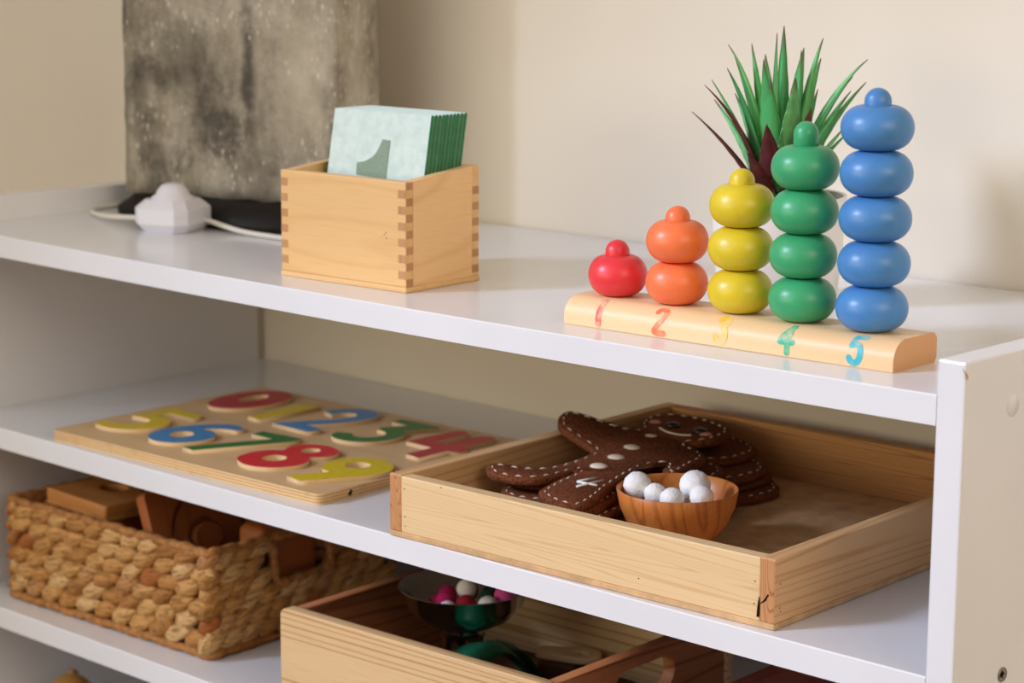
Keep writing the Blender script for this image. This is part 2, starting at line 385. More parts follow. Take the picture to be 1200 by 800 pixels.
bm = B(); lathe(bm, [(0, .0002), (.0025, .0002), (.0042, .0010), (.0046, .0006), (.0046, 0)], 24)
sc_ = mk('screw', bm, M_SCREW, unit, True, Matrix.Translation((PW, .0545, -.175)) @ Matrix.Rotation(R(90), 4, 'Y')); lab(sc_, 'metal cross-head screw')
bm = B(); box(bm, -.002, .002, -.0006, .0006, .0002, .0006); box(bm, -.0006, .0006, -.002, .002, .0002, .0006); mk('screw_recess', bm, M_DARK, sc_)
bm = B(); lathe(bm, [(0, .0003), (.0016, .0003), (.0018, 0)], 12)
mk('chip', bm, M_ENDG, unit, False, Matrix.Translation((PW-.0004, .0004, PH-.006)) @ Matrix.Rotation(R(60), 4, 'Y') @ Matrix.Diagonal((2.0, .6, 1, 1)))

# ---------------------------------------------------------------- top shelf: salt lamp
random.seed(4)
lamp = thing('salt_lamp', 'large square grey rock salt lamp block on a black base, left end of top shelf', 'lamp', (-.96, .156, zt(-.9)+.0))
bm = B(); vsb = []
def base_loop(i, z):
    x0, x1, y0, y1 = -.022+i, .225-i, i*.9, .190-i; o_ = []
    for cx, cy, a0, r in ((x1-.07, y1-.07, 0, .07), (x0+.03, y1-.03, 90, .03), (x0+.03, y0+.03, 180, .03), (x1-.085, y0+.085, 270, .085)):
        for k in range(7): o_.append(bm.verts.new((cx+r*math.cos(R(a0+15*k)), cy+r*math.sin(R(a0+15*k)), z)))
    return o_
for i_, z_ in ((0, 0), (0, .007), (.013, .0195)): vsb.append(base_loop(i_, z_))
for a, b in zip(vsb, vsb[1:]):
    for k in range(len(a)): bm.faces.new((a[k], a[(k+1) % len(a)], b[(k+1) % len(a)], b[k]))
bm.faces.new(vsb[0][::-1]); bm.faces.new(vsb[-1])
mk('lamp_base', bm, M_BLKPL, lamp, True, ang=30)
bm = B(); box(bm, 0, .222, 0, .072, 0, .34); bmesh.ops.subdivide_edges(bm, edges=bm.edges, cuts=28, use_grid_fill=True)
for vtx in bm.verts:
    p = vtx.co; n = noise.noise_vector(p*22)*.0022+noise.noise_vector(p*70)*.0011
    vtx.co = p+n
    if p.z < .012: vtx.co.z += .003*noise.noise(Vector((p.x*50, p.y*50, 7)))
lamp_blk = mk('salt_block', bm, M_SALT, lamp, True, Matrix.Translation((.002, .008, .0205)) @ Matrix.Rotation(R(16), 4, 'Z'))
for x, y, z, r in ((.098, .026, .0205, .006), (.160, .044, .0205, .005)):
    bm = B(); bmesh.ops.create_icosphere(bm, subdivisions=2, radius=r)
    for q in bm.verts: q.co *= 1+.25*noise.noise(q.co*300)
    lab(mk('salt_crumb', bm, M_SALTW, lamp_blk, True, lamp_blk.matrix_local.inverted() @ Matrix.Translation((x, y, z)) @ Matrix.Diagonal((1.3, .8, .8, 1))), 'white salt crumb stuck under the block')
# dimmer switch with its cord
sx0 = -.853; zs = zt(sx0)
dim = thing('dimmer_switch', 'white inline dimmer switch with a round dial and white cord, before the salt lamp', 'switch', (-.848, .1285, zs), (0, 0, R(19)))
bm = B()
prof = [(-.0185, -.023, .0), (0, 0, 0)]
def octa(hx, hy, ch, z): return [bm.verts.new((x, y, z)) for x, y in ((-hx+ch, -hy), (hx-ch, -hy), (hx, -hy+ch), (hx, hy-ch), (hx-ch, hy), (-hx+ch, hy), (-hx, hy-ch), (-hx, -hy+ch))]
rg = [octa(.0205, .0215, .0075, 0.0), octa(.0262, .0270, .0085, .0075), octa(.0262, .0270, .0085, .0135), octa(.0259, .0267, .0085, .0139), octa(.0262, .0270, .0085, .0143), octa(.0262, .0270, .0085, .0205), octa(.0195, .0205, .0075, .0275)]
for a, b in zip(rg, rg[1:]):
    for k in range(8): bm.faces.new((a[k], a[(k+1) % 8], b[(k+1) % 8], b[k]))
bm.faces.new(rg[0][::-1]); bm.faces.new(rg[-1])
housing = mk('switch_housing', bm, M_WPLAST, dim)
bm = B(); lathe(bm, [(.0185, .0275), (.0180, .0290), (.0145, .0312), (.0128, .0350), (.0100, .0385), (.0055, .0404), (0, .0410)], 28); mk('dial', bm, M_WPLAST, housing, True)
cinv = (Matrix.Translation(dim.location) @ Matrix.Rotation(R(19), 4, 'Z')).inverted()
cp = [(-.860, .107, .011), (-.885, .111, .009), (-.925, .118, .005), (-.965, .131, .003), (-.988, .150, .0024), (-.9955, .175, .0024), (-.9935, .215, .0024), (-.992, .255, .0024), (-.9905, .30, .0024)]
bm = B(); tube(bm, [cinv @ Vector((x, y, z+zt(x))) for x, y, z in catmull(cp, 6)], .0022, 8); mk('cord', bm, M_CORD, dim, True)
cp = [(-.838, .138, .011), (-.824, .147, .009), (-.808, .150, .006), (-.782, .152, .003), (-.74, .155, .0024), (-.69, .16, .0024), (-.64, .158, .0024)]
bm = B(); tube(bm, [cinv @ Vector((x, y, z+zt(x))) for x, y, z in catmull(cp, 6)], .0022, 8); mk('cord', bm, M_CORD, dim, True)

# ---------------------------------------------------------------- top shelf: box of number cards
bx = -.6025; by = .0365; bz = zt(-.54); brz = R(3.2)
cb = thing('card_box', 'open light beech box with finger joint corners on the top shelf', 'box', (bx, by, bz), (0, 0, brz))
BW, BD, T0 = .1275, .0805, .0078
bm = B(); box(bm, -.0007, BW+.0007, -.0007, BD+.0007, 0, .0042, .0012, 2); mk('bottom_panel', bm, M_BEECH, cb)
bm = B(); box(bm, 0, BW, 0, T0, .0042, .0805, .0008, 2); mk('front_panel', bm, M_BEECH, cb)
bm = B(); box(bm, 0, BW, BD-T0, BD, .0042, .0865, .0008, 2); mk('back_panel', bm, M_BEECH, cb)
for x0, x1 in ((0, T0), (BW-T0, BW)):
    bm = B(); box(bm, x0, x1, T0, BD-T0, .0042, .0805)
    for q in bm.verts:
        if q.co.z > .05: q.co.z = .0805+(.0865-.0805)*(q.co.y-T0)/(BD-2*T0)
    mk('side_panel', bm, M_BEECHY, cb)
FH = .0763/13
for k in range(13):
    z0 = .0042+FH*k; z1 = z0+FH
    if k % 2 == 1:   # end grain of the side boards, seen on the front
        for x0 in (0, BW-T0):
            bm = B(); box(bm, x0+.0004, x0+T0-.0004, -.00015, .002, z0, z1); mk('joint_finger', bm, M_ENDG, cb)
    elif k > 0 or True:
        for y0, dz in ((0, 0), (BD-T0, .0025)):
            if k == 12 and y0: continue
            bm = B(); box(bm, BW-.002, BW+.00015, y0+.0004, y0+T0-.0004, z0+dz, z1+dz-(.0006 if k == 12 else 0)); mk('joint_finger', bm, M_ENDG, cb)
for x, z in ((.1065, .041), (.1085, .0385), (.1082, .0425)):
    bm = B(); lathe(bm, [(0, .0001), (.0005, .0001), (.0005, -.0002)], 8); mk('knot_speck', bm, M_DARK, cb, False, Matrix.Translation((x, 0, z)) @ Matrix.Rotation(R(90), 4, 'X'))
# the cards stand in the box, leaning back
ordn = ['', 'second', 'third', 'fourth', 'fifth', 'sixth', 'seventh', 'eighth', 'ninth', 'last']
def card_mesh():
    bm = B(); box(bm, -.0495, .0495, 0, .0030, 0, .1225, .0006, 1)
    me = bpy.data.meshes.new('card'); bm.to_mesh(me); bm.free(); return me
random.seed(11)
cme = {}
for i in range(10):
    me = card_mesh(); me.materials.append(M_MINT); me.materials.append(M_CGREEN)
    for f in me.polygons:
        n = f.normal
        f.material_index = 1 if (abs(n.x) > .5 or n.y > .5) else 0
    cc = bpy.data.objects.new('number_card', me); COL.objects.link(cc)
    lx = .0655+(.0003*random.uniform(-1, 1) if i else 0) + (.0012*(i/9))
    ly = .0200+i*.00395
    m = Matrix.Translation((bx, by, bz)) @ Matrix.Rotation(brz, 4, 'Z') @ Matrix.Translation((lx, ly, .0046)) @ Matrix.Rotation(R(-10.5), 4, 'X')
    cc.matrix_world = m
    if i == 0:
        tag(cc, 'pale mint number card with a grey-green numeral 1, at the front of the box', 'card', 'number cards in the beech box')
        X = lambda s: -.0495+.099*s
        Yv = lambda d: .1345-d
        gl = [(X(.54), Yv(.0325), 's'), (X(.617), Yv(.033), 's'), (X(.622), Yv(.105), 's'), (X(.505), Yv(.105), 's'), (X(.503), Yv(.0615), 's'), (X(.312), Yv(.0605), 's'), (X(.304), Yv(.0515), 's'), (X(.38), Yv(.0500)), (X(.45), Yv(.0465)), (X(.50), Yv(.0415))]
        nm = plate('numeral', [catmull(gl, 5, True)], 0, .0004, M_SAND, cc)
        nm.matrix_local = Matrix.Translation((0, -.0004, 0)) @ Matrix.Rotation(R(90), 4, 'X') @ Matrix.Translation((0, 0, -.0003))
        lab(nm, 'grey-green sandpaper numeral 1')
    else:
        tag(cc, ('mint card with a green edge, the %s from the front in the beech box' % ordn[i]) if i < 9 else 'mint card with a green edge, the rearmost in the beech box', 'card', 'number cards in the beech box')

# ---------------------------------------------------------------- top shelf: counting stand with beads
ry = tilt(zt, -.31, -.055); rrz = R(1.2)
stand = thing('counting_stand', 'pale wooden block with five pegs and painted numbers 1 to 5, front of top shelf', 'toy', (-.1825, .0577, zt(-.18)+.0001), (0, ry, rrz))
HL, HD, HH, RF = .1285, .0245, .0193, .0135
pr = [(-HD+.0008, 0), (-HD, .0008), (-HD, HH-RF)]
for k in range(1, 9): a = math.pi/2*k/8; pr.append((-HD+RF-RF*math.cos(a), HH-RF+RF*math.sin(a)))
rb = .006
for k in range(0, 7): a = math.pi/2*(1-k/6); pr.append((HD-rb+rb*math.cos(a), HH-rb+rb*math.sin(a)))
pr += [(HD, .003), (HD-.0025, 0)]
bm = B(); e0 = [bm.verts.new((-HL, y, z)) for y, z in pr]; e1 = [bm.verts.new((HL, y, z)) for y, z in pr]
for k in range(len(pr)): k2 = (k+1) % len(pr); f = bm.faces.new((e0[k], e1[k], e1[k2], e0[k2])); f.smooth = True
bm.faces.new(e0); fe = bm.faces.new(e1[::-1]); bmesh.ops.recalc_face_normals(bm, faces=bm.faces)
o = mk('base_block', bm, M_MAPLE, stand, False, ang=40); o.data.materials.append(M_MAPLE_END)
for f in o.data.polygons:
    if abs(f.normal.x) > .9: f.material_index = 1
XB = [-.2855+.1825, -.2353+.1825, -.1845+.1825, -.1365+.1825, -.0853+.1825]
PT = .0274; C0 = .0139
names = ['red', 'orange', 'yellow', 'green', 'blue']; paints = [P_RED, P_ORG, P_YEL, P_GRN, P_BLU]
rads = [.0198, .0205, .0210, .0212, .0222]
knob = [.0236, .0229, .0233, .0284, .0239]
for i in range(5):
    n = i+1; zt_ = HH+C0+PT*i+knob[i]; r = .0082 if i != 3 else .0078
    bm = B(); pf = [(.0048, HH-.004), (.0048, zt_-.020), (r, zt_-.019), (r, zt_-r)]
    for k in range(1, 7): a = math.pi/2*k/6; pf.append((r*math.cos(a), zt_-r+r*math.sin(a)))
    lathe(bm, pf, 24, (XB[i], 0, 0)); lab(mk('peg', bm, paints[i], stand, True), '%s peg with a rounded %s tip' % (names[i], names[i]))
def rodmap(p, off=.00012):
    s = p.y; x = p.x; a0 = HH-RF
    if s <= a0: return Vector((x, -HD-off, s))
    th = (s-a0)/RF
    return Vector((x, -HD+RF-(RF+off)*math.cos(th), HH-RF+(RF+off)*math.sin(th)))
def arc(cx, cy, rx, ry_, a0, a1, n=14): return [(cx+rx*math.cos(R(a0+(a1-a0)*k/n)), cy+ry_*math.sin(R(a0+(a1-a0)*k/n))) for k in range(n+1)]
dig = {1: [[(-.0012, .0212), (.0008, .0208), (.0003, .0150)], [(.0001, .0125), (.0001, .0035)]],
       2: [arc(0, .0165, .0036, .0038, 165, -20, 12)+[(.0018, .0115), (-.0010, .0085), (-.0036, .0045)], [(-.0036, .0042), (-.0012, .0032), (.0042, .0034)]],
       3: [arc(.0002, .0172, .0032, .0034, 160, -70, 12), arc(0, .0085, .0038, .0050, 80, -160, 14)],
       4: [[(.0018, .0212), (-.0044, .0108)], [(-.0044, .0098), (.0048, .0098)], [(.0019, .0210), (.0012, .0032)]],
       5: [[(.0042, .0205), (-.0022, .0203), (-.0032, .0140)], [(-.0032, .0136), (-.0014, .0146)]+arc(-.0004, .0088, .0042, .0058, 85, -150, 14)]}
nmat = [N_RED, N_ORG, N_YEL, N_GRN, N_BLU]; cw = ['red', 'orange', 'yellow', 'green', 'teal']
for d, xs in zip((1, 2, 3, 4, 5), (-.2816, -.2312, -.1817, -.1318, -.0812)):
    bm = B()
    for j, st in enumerate(dig[d]):
        pts = []
        for a, b in zip(st, st[1:]):
            for k in range(3): pts.append((a[0]+(b[0]-a[0])*k/3, a[1]+(b[1]-a[1])*k/3))
        pts.append(st[-1])
        ribbon(bm, [Vector((x+xs+.1825, y)) for x, y in pts], .0040 if d > 1 else .0048, (lambda q, j=j: rodmap(q, .00012+.0001*j)))
    o = mk('numeral', bm, nmat[d-1], stand, False)
    lab(o, 'worn %s painted numeral %d' % (cw[d-1], d))
def bead_mesh(r):
    bm = B(); hh = PT/2*.995; pf = [(.0052, -hh+.0012), (.0058, -hh+.0001), (r*.36, -hh)]
    N = 18
    for k in range(1, N):
        a = -math.pi/2+math.pi*k/N
        pf.append((r*.36+(r*.64)*abs(math.cos(a))**.92, hh*math.sin(a)))
    pf += [(r*.36, hh-.0001), (.0058, hh-.0007), (.0052, hh-.0022)]
    pf = [pf[0]]+pf[1:]
    rings = []
    lathe(bm, pf+[pf[0]], 40); 
    bmesh.ops.remove_doubles(bm, verts=bm.verts, dist=1e-6)
    me = bpy.data.meshes.new('bead'); 
    for f in bm.faces: f.smooth = True
    bm.to_mesh(me); bm.free(); return me
pos = {1: ['only'], 2: ['lower', 'upper'], 3: ['lowest', 'middle', 'topmost'], 4: ['lowest', 'second', 'third', 'topmost'], 5: ['lowest', 'second', 'third', 'fourth', 'topmost']}
stm = Matrix.Translation(stand.location) @ Matrix.Rotation(rrz, 4, 'Z') @ Matrix.Rotation(ry, 4, 'Y')
random.seed(2)
for i in range(5):
    me = bead_mesh(rads[i]); me.materials.append(paints[i])
    for k in range(i+1):
        o = bpy.data.objects.new('counting_bead', me); COL.objects.link(o)
        o.matrix_world = stm @ Matrix.Translation((XB[i]+random.uniform(-.0003, .0003), random.uniform(-.0003, .0003), HH+C0+PT*k)) @ Matrix.Rotation(random.uniform(0, 6), 4, 'Z')
        if i == 0: s = 'round red wooden bead alone on the shortest peg above number 1'
        elif i == 1: s = '%s of the two orange wooden beads on the peg above number 2' % pos[2][k]
        else:
            w_ = pos[i+1][k]; w_ = w_ if w_ in ('lowest', 'topmost', 'middle') else w_+' from the bottom'
            s = '%s of the %s %s wooden beads on the peg above number %d' % (w_, {2: 'three', 3: 'four', 4: 'five'}[i], names[i], i+1)
        tag(o, s, 'bead', '%s counting beads' % names[i])

# ---------------------------------------------------------------- top shelf: potted aloe
PX, PY = -.264, .205; pz = zt(PX)
pot = thing('potted_plant', 'spiky green and maroon aloe in a white pot behind the bead towers', 'plant', (PX, PY, pz))
bm = B(); lathe(bm, [(0, 0), (.040, 0), (.042, .002), (.0455, .040), (.0475, .0755), (.0470, .0765), (.0450, .0760), (.0435, .040), (.041, .006), (0, .006)], 48); mk('pot', bm, M_POT, pot, True, ang=50)
bm = B(); lathe(bm, [(0, .066), (.043, .064), (.0438, .058), (0, .058)], 32)
for q in bm.verts: q.co.z += .002*noise.noise(q.co*120) if q.co.z > .06 else 0
mk('soil', bm, M_SOIL, pot, True)
def leaf(P0, P2, bend, width):
    """toothed, cupped blade along a bent path from the crown to its tip"""
    bm = B(); uvl = bm.loops.layers.uv.new('UVMap'); N = 16; rows = []
    hv = Vector((P2.x-P0.x, P2.y-P0.y, 0)); ht = P2.z-P0.z
    P1 = P0+hv*(.5-bend)+Vector((0, 0, ht*(.5+bend)))
    out = hv.normalized() if hv.length > .004 else Vector((-.7, -.7, 0)).normalized()
    side = Vector((-out.y, out.x, 0))
    for k in range(N+1):
        t_ = k/N; p = P0*(1-t_)**2+P1*2*t_*(1-t_)+P2*t_*t_; d = ((P1-P0)*(1-t_)+(P2-P1)*t_).normalized()
        nrm = side.cross(d).normalized()
        hw = width/2*min(1.0, .62+1.5*t_)*(1-t_**1.7)**.9+.00025
        if 3 < k < N-1: hw += (.0007 if k % 2 else -.0002)*(1-t_)
        cup = .34*hw
        rows.append([p-side*hw+nrm*cup, p-nrm*cup*.5, p+side*hw+nrm*cup, p-nrm*(cup*.5+max(.002*(1-t_), .0003))])
    V_ = [[bm.verts.new(q) for q in r] for r in rows]
    for k in range(N):
        a, b = V_[k], V_[k+1]
        for i, j in ((0, 1), (1, 2), (2, 3), (3, 0)):
            f = bm.faces.new((a[i], a[j], b[j], b[i])); f.smooth = True
            for lp in f.loops: lp[uvl].uv = (.5, (k if lp.vert in a else k+1)/N)
    bm.faces.new(V_[0]); bm.faces.new(V_[-1][::-1]); bmesh.ops.recalc_face_normals(bm, faces=bm.faces)
    return bm
camr = Vector((.7305, .6829, 0)); camf = Vector((-.6829, .7305, 0)); MP = .000604
# tip offset to the right and up (in mm of picture plane), depth away from the viewer, width, bend, maroon
LF = [(-62, 57, 10, 6.0, .10, 1), (-55, 79, -6, 7.0, .18, 1), (-48, 78, 18, 6.0, .10, 0), (-40, 92, -12, 9.0, .16, 0), (-37, 103, 16, 7.0, .24, 0), (-34, 98, -4, 9.0, .14, 0),
      (-20, 103, 20, 9.0, .12, 0), (-16, 100, -22, 10.5, .10, 0), (-12, 88, -30, 12.5, .06, 0), (-4, 113, 6, 11.5, .04, 0), (3, 115, 24, 9.0, .02, 0), (5, 90, -34, 13.0, .04, 0), (13, 102, 2, 11.5, .08, 0),
      (29, 109, 10, 10.0, .20, 0), (22, 80, -22, 9.0, .10, 0), (30, 92, 26, 10.0, .16, 0), (60, 95, 6, 10.0, .22, 0), (47, 87, -14, 9.0, .16, 0), (62, 76, 22, 8.0, .14, 0), (49, 50, -8, 8.0, .10, 0), (49, 43, 28, 7.0, .10, 0), (54, 66, 40, 8.0, .14, 0),
      (-15, 60, -42, 15.0, .10, 1), (16, 71, -38, 11.0, .10, 1), (-28, 42, -44, 12.0, .12, 1), (-30, 66, 30, 9.0, .14, 0), (-8, 92, 40, 10.0, .10, 0), (20, 96, 44, 10.0, .12, 0), (38, 70, -34, 9.5, .14, 0), (-44, 60, 38, 8.0, .12, 0), (8, 50, -46, 13.0, .12, 0)]
for i, (u_, v_, d_, wd, bend, red) in enumerate(LF):
    out = camr*u_+camf*d_
    P0 = Vector((0, 0, .064))+out.normalized()*.006
    o = mk('leaf', leaf(P0, Vector((out.x*.001, out.y*.001, .0745+v_*.001+d_*.00013)), bend, wd*.00165), M_LEAFR if red else M_LEAF, pot)
    if red: lab(o, 'maroon tinged leaf')

# ---------------------------------------------------------------- middle shelf: number puzzle board
PO = Vector((-.856, .0105)); pang = R(2.0); ptl = tilt(zm, -.86, -.54)
pzm = Matrix.Translation((PO.x, PO.y, zm(PO.x)+.0002)) @ Matrix.Rotation(pang, 4, 'Z') @ Matrix.Rotation(ptl, 4, 'Y')
mm_ = .001
GL = {}
def gp(lst): return [((p[0])*mm_, (p[1])*mm_)+tuple(p[2:]) for p in lst]
def circ(cx, cy, rx, ry_, n=28, rot=0): return ell(cx*mm_, cy*mm_, rx*mm_, ry_*mm_, n, rot)
GL['0'] = ([ell(.0385, .179, .0285, .043, 36)], [ell(.0360, .185, .0085, .017, 24)])
GL['1'] = ([catmull(gp([(87, 132, 's'), (104, 130, 's'), (105, 200, 's'), (92, 200, 's'), (86, 192, 's')]), 4, True)], [])
GL['2'] = ([catmull(gp([(121, 128, 's'), (168, 125, 's'), (171, 139, 's'), (147, 143, 's'), (156, 155), (166, 175), (171, 196), (166, 211), (152, 219), (136, 216), (124, 204), (120, 190, 's'), (134, 185, 's'), (138, 196), (147, 201), (153, 197), (154, 186), (147, 170), (134, 150)]), 4, True)], [])
GL['3'] = ([catmull(gp([(185, 142, 's'), (189, 131), (203, 124), (220, 126), (233, 138), (238, 156), (234, 172), (223, 182, 's'), (239, 208, 's'), (236, 213, 's'), (191, 213, 's'), (192, 200, 's'), (211, 199, 's'), (200, 178, 's'), (203, 171, 's'), (214, 169), (222, 160), (219, 146), (208, 140), (198, 147, 's')]), 4, True)], [])
GL['4'] = ([catmull(gp([(281, 124, 's'), (298, 122, 's'), (298, 154, 's'), (311, 155, 's'), (311, 168, 's'), (299, 170, 's'), (300, 207), (294, 215), (286, 213), (283, 206), (281, 170, 's'), (269, 170, 's'), (271, 206), (266, 214), (258, 215), (254, 207), (251, 156, 's'), (281, 154, 's')]), 4, True)], [])
GL['5'] = ([catmull(gp([(16, 111, 's'), (58, 107, 's'), (60, 93, 's'), (29, 95, 's'), (29, 79, 's'), (43, 80), (56, 72), (62, 58), (59, 42), (49, 30), (34, 24), (18, 25), (11, 28, 's'), (10, 40, 's'), (25, 38), (37, 43), (43, 53), (40, 63), (31, 68), (12, 67, 's')]), 4, True)], [])
GL['6'] = ([catmull(gp([(122, 96, 's'), (108, 102), (93, 96), (79, 79), (72, 58), (73, 39), (83, 25), (98, 19), (113, 23), (124, 36), (127, 52), (121, 65), (109, 73), (96, 73), (106, 84), (121, 88, 's')]), 4, True)], [circ(97, 49, 10, 10.5)])
GL['7'] = ([catmull(gp([(131, 20, 's'), (147, 18, 's'), (183, 91, 's'), (183, 105, 's'), (138, 102, 's'), (138, 89, 's'), (164, 88, 's')]), 4, True)], [])
GL['8'] = ([catmull(gp([(186, 44), (190, 27), (203, 17), (219, 14), (235, 21), (245, 38), (242, 54), (233, 64, 's'), (242, 76), (239, 91), (227, 99), (212, 101), (199, 94), (194, 81), (200, 67, 's'), (189, 58)]), 4, True)], [circ(214, 44, 9.5, 10), circ(217, 81, 7.5, 8)])
GL['9'] = ([catmull(gp([(263, 11, 's'), (282, 7, 's'), (302, 41), (311, 60), (309, 79), (297, 92), (279, 97), (263, 91), (254, 76), (256, 58), (267, 45), (277, 43, 's')]), 4, True)], [circ(279, 72, 10, 10)])
cols = {'0': (Z_DRED, 'dark red'), '1': (Z_YEL, 'yellow'), '2': (Z_BLU, 'blue'), '3': (Z_GRN, 'green'), '4': (Z_DRED, 'dark red'), '5': (Z_YEL, 'yellow'), '6': (Z_BLU, 'blue'), '7': (Z_GRN, 'green'), '8': (Z_RED, 'bright red'), '9': (Z_YEL, 'yellow')}
board = thing('puzzle_board', 'plywood number puzzle board with ten number cutouts on the middle shelf', 'puzzle', pzm.to_translation(), pzm.to_euler())
def rrect(x0, x1, y0, y1, r, n=5):
    o = []
    for cx, cy, a in ((x1-r, y1-r, 0), (x0+r, y1-r, 90), (x0+r, y0+r, 180), (x1-r, y0+r, 270)):
        for k in range(n+1): o.append(Vector((cx+r*math.cos(R(a+90*k/n)), cy+r*math.sin(R(a+90*k/n)))))
    return o
br = rrect(-.007, .3135, -.004, .2325, .006)
o = plate('board_base', [br], 0, .0050, M_PLYE, board)
def grow(lp, d):
    N = len(lp); out = []; A_ = sum(lp[i-1].x*lp[i].y-lp[i].x*lp[i-1].y for i in range(N)); sgn = 1 if A_ > 0 else -1
    for i in range(N):
        t1 = (lp[i]-lp[i-1]); t2 = (lp[(i+1) % N]-lp[i])
        if t1.length < 1e-7: t1 = t2
        if t2.length < 1e-7: t2 = t1
        n = (Vector((t1.y, -t1.x)).normalized()+Vector((t2.y, -t2.x)).normalized())
        if n.length < .3: n = Vector((t1.y, -t1.x))
        out.append(lp[i]+n.normalized()*d*sgn)
    return out
o = plate('board_face', [br]+[grow(GL[k][0][0], .0009) for k in GL], .0050, .0085, M_PLY, board)
o.data.materials.append(M_PLYE)
for f in o.data.polygons:
    if abs(f.normal.z) < .5: f.material_index = 1
bm = B(); box(bm, -.003, .003, 0, .0002, 0, .006, 0)
mk('edge_knot', bm, M_DARK, board, False, Matrix.Translation((.3136, .028, .002)) @ Matrix.Rotation(R(90), 4, 'Z') @ Matrix.Rotation(R(38), 4, 'Y') @ Matrix.Diagonal((.5, 1, .75, 1)))
WORD = dict(zip('0123456789', ('zero', 'one', 'two', 'three', 'four', 'five', 'six', 'seven', 'eight', 'nine')))
PLACE = {'0': 'left end of the rear row', '1': 'second in the rear row', '2': 'middle of the rear row', '3': 'fourth in the rear row', '4': 'right end of the rear row',
         '5': 'left end of the front row', '6': 'second in the front row', '7': 'middle of the front row', '8': 'fourth in the front row', '9': 'right end of the front row'}
rows_ = {'0': 'rear row', '1': 'rear row', '2': 'rear row', '3': 'rear row', '4': 'rear row'}
for k, (outs, holes) in GL.items():
    o = plate('number_piece', outs+holes, 0, .0066, cols[k][0]); o.data.materials.append(M_PIECE)
    for f in o.data.polygons:
        if f.normal.z < .5: f.material_index = 1
    o.matrix_world = pzm @ Matrix.Translation((0, 0, .00505))
    tag(o, '%s number %s piece, %s of the puzzle board' % (cols[k][1], WORD[k], PLACE[k]), 'puzzle piece', 'wooden number puzzle pieces')

# ---------------------------------------------------------------- middle shelf: pine tray
TXo, TYo = -.4465, -.0015; trz = R(1.7); tty = tilt(zm, -.447, -.118)
TW, TD, THt, TT = .3315, .3235, .0455, .0112
tm = Matrix.Translation((TXo, TYo, zm(TXo)+.0002)) @ Matrix.Rotation(trz, 4, 'Z') @ Matrix.Rotation(tty, 4, 'Y')
tray = thing('wooden_tray', 'square open pine tray holding felt figures, right part of the middle shelf', 'tray', tm.to_translation(), tm.to_euler())
bm = B(); box(bm, 0, TW, 0, TD, 0, .004, .0006, 1); mk('bottom_panel', bm, M_HARD, tray)
bm = B(); box(bm, TT, TW-TT, .0004, TT, .004, THt-.0006, .0008, 2); mk('front_board', bm, M_PINE, tray)
bm = B(); box(bm, TT, TW-TT, TD-TT, TD, .004, THt-.0002, .0008, 2); mk('back_board', bm, M_OAKB, tray)
for x0, x1 in ((0, TT), (TW-TT, TW)):
    bm = B(); box(bm, x0, x1, 0, TD, .004, THt, .0010, 2); o = mk('side_board', bm, M_PINEY, tray); o.data.materials.append(M_PINE_END)
    for f in o.data.polygons:
        if abs(f.normal.y) > .9: f.material_index = 1
def speck(x, z, r=.0006, face='y', d=0, sx=1, sz=1):
    bm = B(); lathe(bm, [(0, .00012), (r*.8, .00012), (r, -.0002)], 8)
    rot = Matrix.Rotation(R(90), 4, 'X') if face == 'y' else Matrix.Rotation(R(90), 4, 'Y')
    loc = (x, d, z) if face == 'y' else (d, x, z)
    lab(mk('nail_hole', bm, M_DARK, tray, False, Matrix.Translation(loc) @ rot @ (Matrix.Diagonal((sx, sz, 1, 1)) if face == 'y' else Matrix.Diagonal((sz, sx, 1, 1)))), 'small dark nail hole')
for x, z in ((.0145, .036), (.0150, .016), (.0150, .009), (.3165, .029), (.3160, .0145), (.050, .043), (.225, .0125)): speck(x, z, d=.0004)
for y, z in ((.006, .0135), (.007, .011), (.006, .029)): speck(y, z, face='x', d=TW)
# split in the corner
for pts, rr in (([(.3195, -.0001, .007), (.3198, -.0001, .013), (.3201, -.0001, .020)], [.0009, .0008, .0002]), ([(.321, -.0001, .0155), (.3245, -.0001, .0185), (.327, -.0001, .0225)], [.0002, .0006, .0005])):
    bm = B(); tube(bm, pts, rr, 6); lab(mk('crack', bm, M_DARK, tray), 'dark split in the corner')
# felt gingerbread figures
GB = [(-.4088, .2285, .043), (-.4224, .2447, .043), (-.4311, .2625, .043), (-.4316, .2830, .043), (-.4164, .2925, .043), (-.3918, .2924, .043), (-.369, .2847, .043), (-.3549, .275, .043), (-.3492, .2629, .043), (-.3463, .2436, .043), (-.3493, .2296, .043), (-.3545, .2225, .042), (-.3482, .2176, .041),
      (-.3338, .2131, .040), (-.3207, .1993, .040), (-.3154, .1785, .040), (-.306, .1474, .040), (-.3132, .1453, .040), (-.3266, .1575, .040), (-.333, .1667, .0395), (-.3379, .1631, .039), (-.3405, .1542, .038), (-.3361, .1322, .0375), (-.3290, .1062, .036),
      (-.3270, .0990, .0355), (-.3136, .0692, .0355), (-.3079, .0476, .0355), (-.3151, .0407, .0355), (-.3355, .0435, .0355), (-.3536, .0539, .0355), (-.3599, .0667, .0355), (-.3671, .0887, .0355), (-.3703, .1053, .0355), (-.3765, .1205, .0355), (-.3763, .1094, .0355), (-.3767, .0941, .0355), (-.3819, .0792, .0355), (-.3968, .0698, .0356),
      (-.4141, .0688, .0362), (-.4265, .0770, .037), (-.4300, .0870, .037), (-.4221, .0937, .0365), (-.4089, .0982, .0360), (-.3990, .108, .0357), (-.396, .1261, .0358), (-.3956, .1473, .037), (-.3968, .1600, .039),
      (-.4030, .1640, .041), (-.4130, .1650, .044), (-.4250, .1650, .048), (-.4385, .1690, .0515), (-.4520, .1850, .0540), (-.4550, .2000, .0545), (-.4400, .2035, .0535), (-.4250, .2075, .050), (-.4130, .2160, .0455)]
FT = .0060
